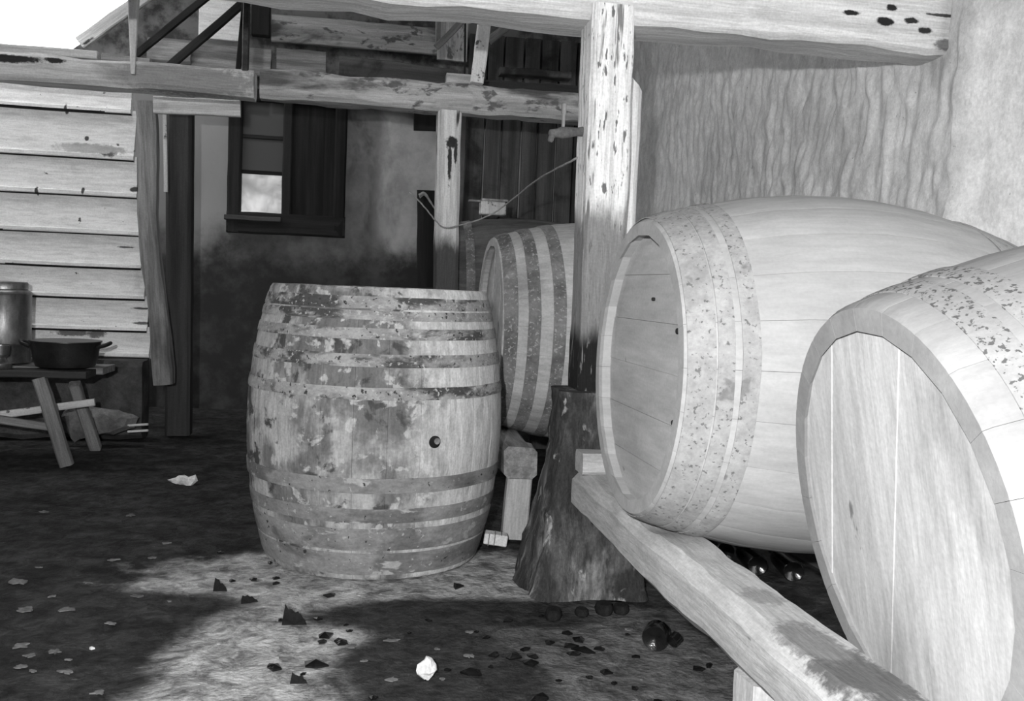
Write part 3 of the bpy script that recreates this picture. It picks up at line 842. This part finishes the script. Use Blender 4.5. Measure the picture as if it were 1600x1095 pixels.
tag(sack(), 'crumpled grey sack lying under the trestle table', 'sack')
for dz, lb in ((0, 'upper thin pale stick poking out of the sack'), (.035, 'lower thin pale stick poking out of the sack')):
    p = Vector((-1.227, 5.780, 0.109)) + Vector((0, 0, -dz+.012))
    tag(beam('stick', p, p + Vector((.115, -.02, .012)), .012, .012, m_stick_pale, (0, 1, 0), .001, 70, 4), lb, 'stick')

# dark bottles lying under the casks, bases towards the camera
bl = 0
def bottle(p, lb):
    p = Vector(p)
    m = frame(p, (p.x*.35, p.y, .0))
    b = tag(empty('bottle', mat4=m), lb, 'bottle', 'bottles lying under the casks')
    lathe('bottle_body', [(.004, .012), (.022, .006), (.034, 0), (.037, .006), (.037, .17), (.034, .19), (.016, .225), (.0135, .235)], m_bottle, b, m, 24)
    lathe('bottle_neck', [(.0135, .235), (.0135, .285), (.0155, .287), (.0155, .298), (.012, .30)], m_bottle, b, m, 16)
    return b
bottle((1.429, 3.370, 0.045), 'dark bottle lying farthest left in the gap under the casks')
bottle((1.478, 3.187, 0.045), 'dark bottle lying in the middle of the gap under the casks')
bottle((1.580, 3.114, 0.045), 'dark bottle lying farthest right in the gap under the casks')

# ---- litter on the floor
rnd = random.Random(5)
def shard_mesh(seed, w, asp, bend, mat, th=.004, pts=7, crumple=.0, lo_q=.55):
    r = random.Random(seed)
    n = pts
    ring = []
    for i in range(n):
        a = 2*math.pi*(i + r.uniform(-.3, .3))/n
        q = r.uniform(lo_q, 1.1)
        x, y = w/2*q*math.cos(a), w/2*asp*q*math.sin(a)
        ring.append((x, y))
    vs_ = []
    for s in (0, 1):
        vs_.append((0, 0, bend*w + s*th))
        for x, y in ring:
            vs_.append((x, y, s*th + (r.uniform(0, 1)*crumple)))
    fs = []
    o = n + 1
    for i in range(n):
        j = (i+1) % n
        fs += [(0, 1+j, 1+i), (o, o+1+i, o+1+j), (1+i, 1+j, o+1+j, o+1+i)]
    me = bpy.data.meshes.new('shard')
    me.from_pydata(vs_, [], fs)
    me.materials.append(mat)
    return me
def litter(name, p, w, mat, seed, label, cat, group, asp=.8, bend=.12, tilt=0.0, th=.004, crumple=0.0, pts=5):
    me = shard_mesh(seed, w, asp, bend, mat, th, pts, crumple, .35 if pts > 8 else .6)
    o = bpy.data.objects.new(name, me)
    col.objects.link(o)
    r = random.Random(seed + 99)
    z = floor_pt(p[0], p[1])[2]
    o.matrix_basis = Matrix.Translation((p[0], p[1], z + .002 + abs(math.sin(tilt))*w*.4)) @ Matrix.Rotation(r.uniform(-.6, .6), 4, 'Z') @ Matrix.Rotation(tilt, 4, 'X')
    return tag(o, label, cat, group)
def jagged(p, w, h, seed, lb, lean=.25, yaw=0.0):
    r = random.Random(seed)
    pr = [(-.52, 0), (-.47, .45), (-.40, 1.0), (-.28, .86), (-.12, .80), (0, .62), (.14, .66), (.28, .38), (.40, .30), (.52, .0)]
    pr = [(x*w, max(0, z*h*r.uniform(.85, 1.1))) for x, z in pr]
    n = len(pr)
    vs_ = [(x, -.004 + .25*x*x/w, z) for x, z in pr] + [(x, .006 + .25*x*x/w, z) for x, z in pr]
    fs = [tuple(range(n)), tuple(reversed(range(n, 2*n)))] + [(i, i+n, (i+1) % n+n, (i+1) % n) for i in range(n)]
    m = Matrix.Translation((p[0], p[1], floor_pt(p[0], p[1])[2])) @ Matrix.Rotation(yaw, 4, 'Z') @ Matrix.Rotation(-lean, 4, 'X')
    return tag(mesh('glass_shard', vs_, fs, m_clod, mat4=m, smooth=False), lb, 'shard', G1)
G1 = 'dark shards scattered on the floor'
jagged((-0.127, 2.836, 0.000), .070, .058, 1, 'largest dark jagged shard standing on the floor left of centre')
jagged((-0.273, 3.034, 0.000), .052, .03, 2, 'dark shard with an upturned corner at the edge of the sandy patch', .5, .3)
jagged((-0.378, 3.146, 0.000), .042, .045, 3, 'dark ragged lump at the far left of the sandy patch')
jagged((-0.093, 2.406, 0.000), .042, .03, 4, 'small dark ragged shard nearest the bottom edge left of centre', .4)
big = [       ((-0.054, 2.511, 0.000), .088, .25, 'long dark curved shard lying in front of the upright barrel', .15),
       ((-0.158, 2.488, 0.000), .062, .3, 'dark pointed shard lying left of the long curved one', .2),
       ((0.346, 2.434, 0.000), .076, .3, 'long glinting dark shard right of the white paper scrap', .1),
       ((-0.037, 2.736, 0.000), .072, .2, 'thin dark sliver behind the long curved shard', .05),
       ((0.388, 3.132, 0.000), .046, .5, 'dark stone beside the right foot of the upright barrel', .3),
       ((0.515, 2.480, 0.000), .060, .3, 'dark boat shaped shard in the middle of the right litter', .15),
       ((0.481, 2.244, 0.000), .066, .6, 'dark cupped shard cut by the bottom edge of the photo', .2),
       ((0.687, 2.566, 0.000), .075, .3, 'widest dark shard in front of the stone plinth', .1)]
for i, (p, w, asp, lb, tl) in enumerate(big):
    litter('glass_shard', p, w, m_clod if asp > 1 else m_shard, 100+i, lb, 'shard', G1, asp=max(asp*1.6, .5), bend=.14, tilt=tl, th=.012 if asp > 1 else .005)
small = [((0.669, 2.703, 0.000), .045), ((0.692, 2.655, 0.000), .042), ((0.600, 2.625, 0.000), .03), ((0.518, 2.581, 0.000), .039), ((0.424, 2.540, 0.000), .048), ((0.475, 2.536, 0.000), .058), ((0.534, 2.533, 0.000), .041),
         ((0.655, 2.602, 0.000), .050), ((0.648, 2.549, 0.000), .050), ((0.735, 2.578, 0.000), .043), ((0.708, 2.423, 0.000), .047), ((0.653, 2.380, 0.000), .022), ((0.505, 2.805, 0.000), .035), ((0.422, 2.675, 0.000), .034),
         ((0.821, 2.520, 0.000), .034), ((0.404, 2.465, 0.000), .016), ((0.790, 2.229, 0.000), .026), ((0.842, 2.221, 0.000), .022), ((0.971, 2.415, 0.000), .046), ((1.008, 2.440, 0.000), .030), ((0.756, 2.312, 0.000), .027),
         ((0.849, 2.689, 0.000), .02), ((-0.351, 3.240, 0.000), .034), ((-0.283, 3.245, 0.000), .032), ((-0.210, 3.250, 0.000), .040), ((-0.206, 3.194, 0.000), .036), ((-0.170, 2.871, 0.000), .024), ((-0.060, 2.877, 0.000), .032), ((-0.027, 3.068, 0.000), .046),
         ((-0.040, 2.696, 0.000), .031), ((0.010, 2.678, 0.000), .046), ((-0.084, 2.454, 0.000), .018), ((0.089, 2.291, 0.000), .035), ((0.286, 2.459, 0.000), .028), ((0.022, 2.812, 0.000), .018), ((0.033, 2.763, 0.000), .028), ((-0.244, 3.439, 0.000), .022),
         ((-0.431, 3.582, 0.000), .03), ((0.400, 2.718, 0.000), .02), ((0.268, 2.816, 0.000), .024), ((0.205, 2.728, 0.000), .018), ((0.619, 2.856, 0.000), .022), ((0.567, 2.361, 0.000), .02), ((0.710, 2.343, 0.000), .02)]
for i, (p, w) in enumerate(small):
    litter('glass_shard', p, w, m_shard, 200+i, 'small dark shard among the litter in front of the plinth' if p[0] > .36 else 'small dark shard on the sandy ground in front of the upright barrel', 'shard', 'small dark shards by the plinth' if p[0] > .36 else 'small dark shards by the upright barrel', asp=rnd.uniform(.5, 1.0), tilt=rnd.uniform(0, .25))
G2 = 'pale flakes on the dark floor'
chips = [((-1.014, 3.255, 0.000), .09), ((-0.910, 2.973, 0.000), .05), ((-0.799, 2.979, 0.000), .065), ((-0.783, 3.491, 0.000), .045), ((-0.658, 3.520, 0.000), .045), ((-0.643, 2.851, 0.000), .04), ((-0.675, 2.509, 0.000), .055), ((-0.686, 2.590, 0.000), .025),
         ((-0.791, 2.545, 0.000), .035), ((-0.833, 2.683, 0.000), .05), ((-0.789, 2.618, 0.000), .045), ((-0.750, 2.514, 0.000), .03), ((-0.735, 2.650, 0.000), .04), ((-0.625, 3.098, 0.000), .045), ((-0.870, 3.089, 0.000), .033), ((-1.000, 3.404, 0.000), .03),
         ((-0.642, 3.699, 0.000), .035), ((-0.518, 3.056, 0.000), .016), ((-0.560, 2.377, 0.000), .042), ((-0.803, 3.235, 0.000), .035), ((-0.310, 2.829, 0.000), .027), ((0.038, 2.657, 0.000), .032), ((0.072, 2.539, 0.000), .023), ((0.272, 2.610, 0.000), .022),
         ((0.356, 2.544, 0.000), .033), ((0.153, 2.685, 0.000), .05), ((0.270, 2.398, 0.000), .02), ((0.139, 2.411, 0.000), .035), ((0.588, 2.300, 0.000), .035), ((0.381, 2.719, 0.000), .03), ((0.865, 2.736, 0.000), .04), ((0.438, 3.259, 0.000), .03),
         ((-0.395, 3.380, 0.000), .04), ((-0.868, 4.174, 0.000), .05), ((-1.222, 4.228, 0.000), .05)]
for i, (p, w) in enumerate(chips):
    litter('pale_flake', p, w, m_chip, 300+i, 'pale flake of plaster on the dark floor at the left' if p[0] < -.25 else 'pale flake of plaster on the stained floor in the middle', 'flake', G2 if p[0] < -.25 else 'pale flakes on the stained floor', asp=rnd.uniform(.5, 1.0), bend=.03, th=.003, pts=13)
litter('pale_flake', (-0.651, 2.673, 0.000), .018, m_paper, 350, 'tiny bright white flake at the lower left of the floor', 'flake', G2, bend=.2)
litter('pale_wedge', (-0.131, 2.569, 0.000), .075, m_chip, 351, 'pale pointed splinter behind the dark pointed shard', 'splinter', None, asp=.35, bend=.05)
def crumple(name, p, w, h, lb, seed, cat='paper'):
    vs_, fs = [], []
    n, k = 6, 12
    for j in range(n+1):
        th_ = math.pi*j/n
        for i in range(k):
            a = 2*math.pi*i/k
            q = Vector((w/2*math.sin(th_)*math.cos(a), w*.3*math.sin(th_)*math.sin(a), h/2 - h/2*math.cos(th_)))
            q += nz(q*1.0 + Vector((seed, 0, 0)), 45, seed)*w*.22
            q.z = max(0, q.z)
            vs_.append(q)
    for j in range(n):
        for i in range(k):
            a, b = j*k+i, j*k+(i+1) % k
            fs.append((a, b, b+k, a+k))
    o = mesh(name, vs_, fs, m_paper, mat4=Matrix.Translation((p[0], p[1], floor_pt(p[0], p[1])[2]+.001)), smooth=False)
    return tag(o, lb, cat)
crumple('paper_scrap', (0.230, 2.400, 0.000), .055, .055, 'crumpled white paper scrap on the floor in front of the upright barrel', 3)
crumple('paper_scrap', (-0.762, 4.808, 0.000), .13, .035, 'torn white paper scrap on the dark floor behind the upright barrel', 6)
# white packet beside the upright barrel
pk = tag(empty('white_packet', (0.600, 3.655, 0.000)), 'bright white packet lying between the upright barrel and the prop', 'packet')
pp = Vector((0.597, 3.636, 0.000))
box('packet_body', pp + Vector((0, .01, .026)), (.092, .06, .044), m_paper, pk, Matrix.Rotation(-.15, 4, 'Z') @ Matrix.Rotation(.1, 4, 'Y'), jit=.004, seed=4)
for s in (-.028, -.005, .02):
    box('packet_fold', pp + Vector((s, .01, .026)), (.003, .062, .046), m_chip, pk, Matrix.Rotation(-.15, 4, 'Z') @ Matrix.Rotation(.1, 4, 'Y'))
# broken bottle end on the right litter
bq = Vector((0.883, 2.545, 0.000)) + Vector((0, 0, .03))
bm = frame(bq, (.45, .9, .0))
bb = tag(empty('broken_bottle', mat4=bm), 'round dark broken bottle end lying on the floor right of the plinth', 'bottle')
lathe('bottle_base', [(.004, .010), (.020, .004), (.034, 0), (.037, .006), (.037, .055), (.033, .06), (.032, .02), (.004, .018)], m_bottle, bb, bm, 24)
lathe('bottle_rim', [(.012, 0), (.017, .002), (.017, .03), (.012, .032)], m_bottle, bb, frame(bq + Vector((.052, .0, -.012)), (.6, .5, .3)), 16)
# stones tucked under the plinth foot
for i, (p, w, lb) in enumerate((((0.655, 2.855, 0.000), .055, 'black round stone at the left foot of the plinth'), ((0.744, 2.868, 0.000), .045, 'black flat stone under the middle of the plinth foot'), ((0.820, 2.883, 0.000), .06, 'black stone under the right of the plinth foot'), ((0.875, 2.892, 0.000), .05, 'small black stone at the right end of the plinth foot'))):
    o = lathe('foot_stone', [(.002, 0), (w*.42, .004), (w*.5, w*.3), (w*.4, w*.6), (.002, w*.68)], m_clod, None, Matrix.Translation((p[0], p[1] - .02, -.01)), 14, jit=.01, seed=i)
    tag(o, lb, 'stone', 'black stones at the plinth foot')
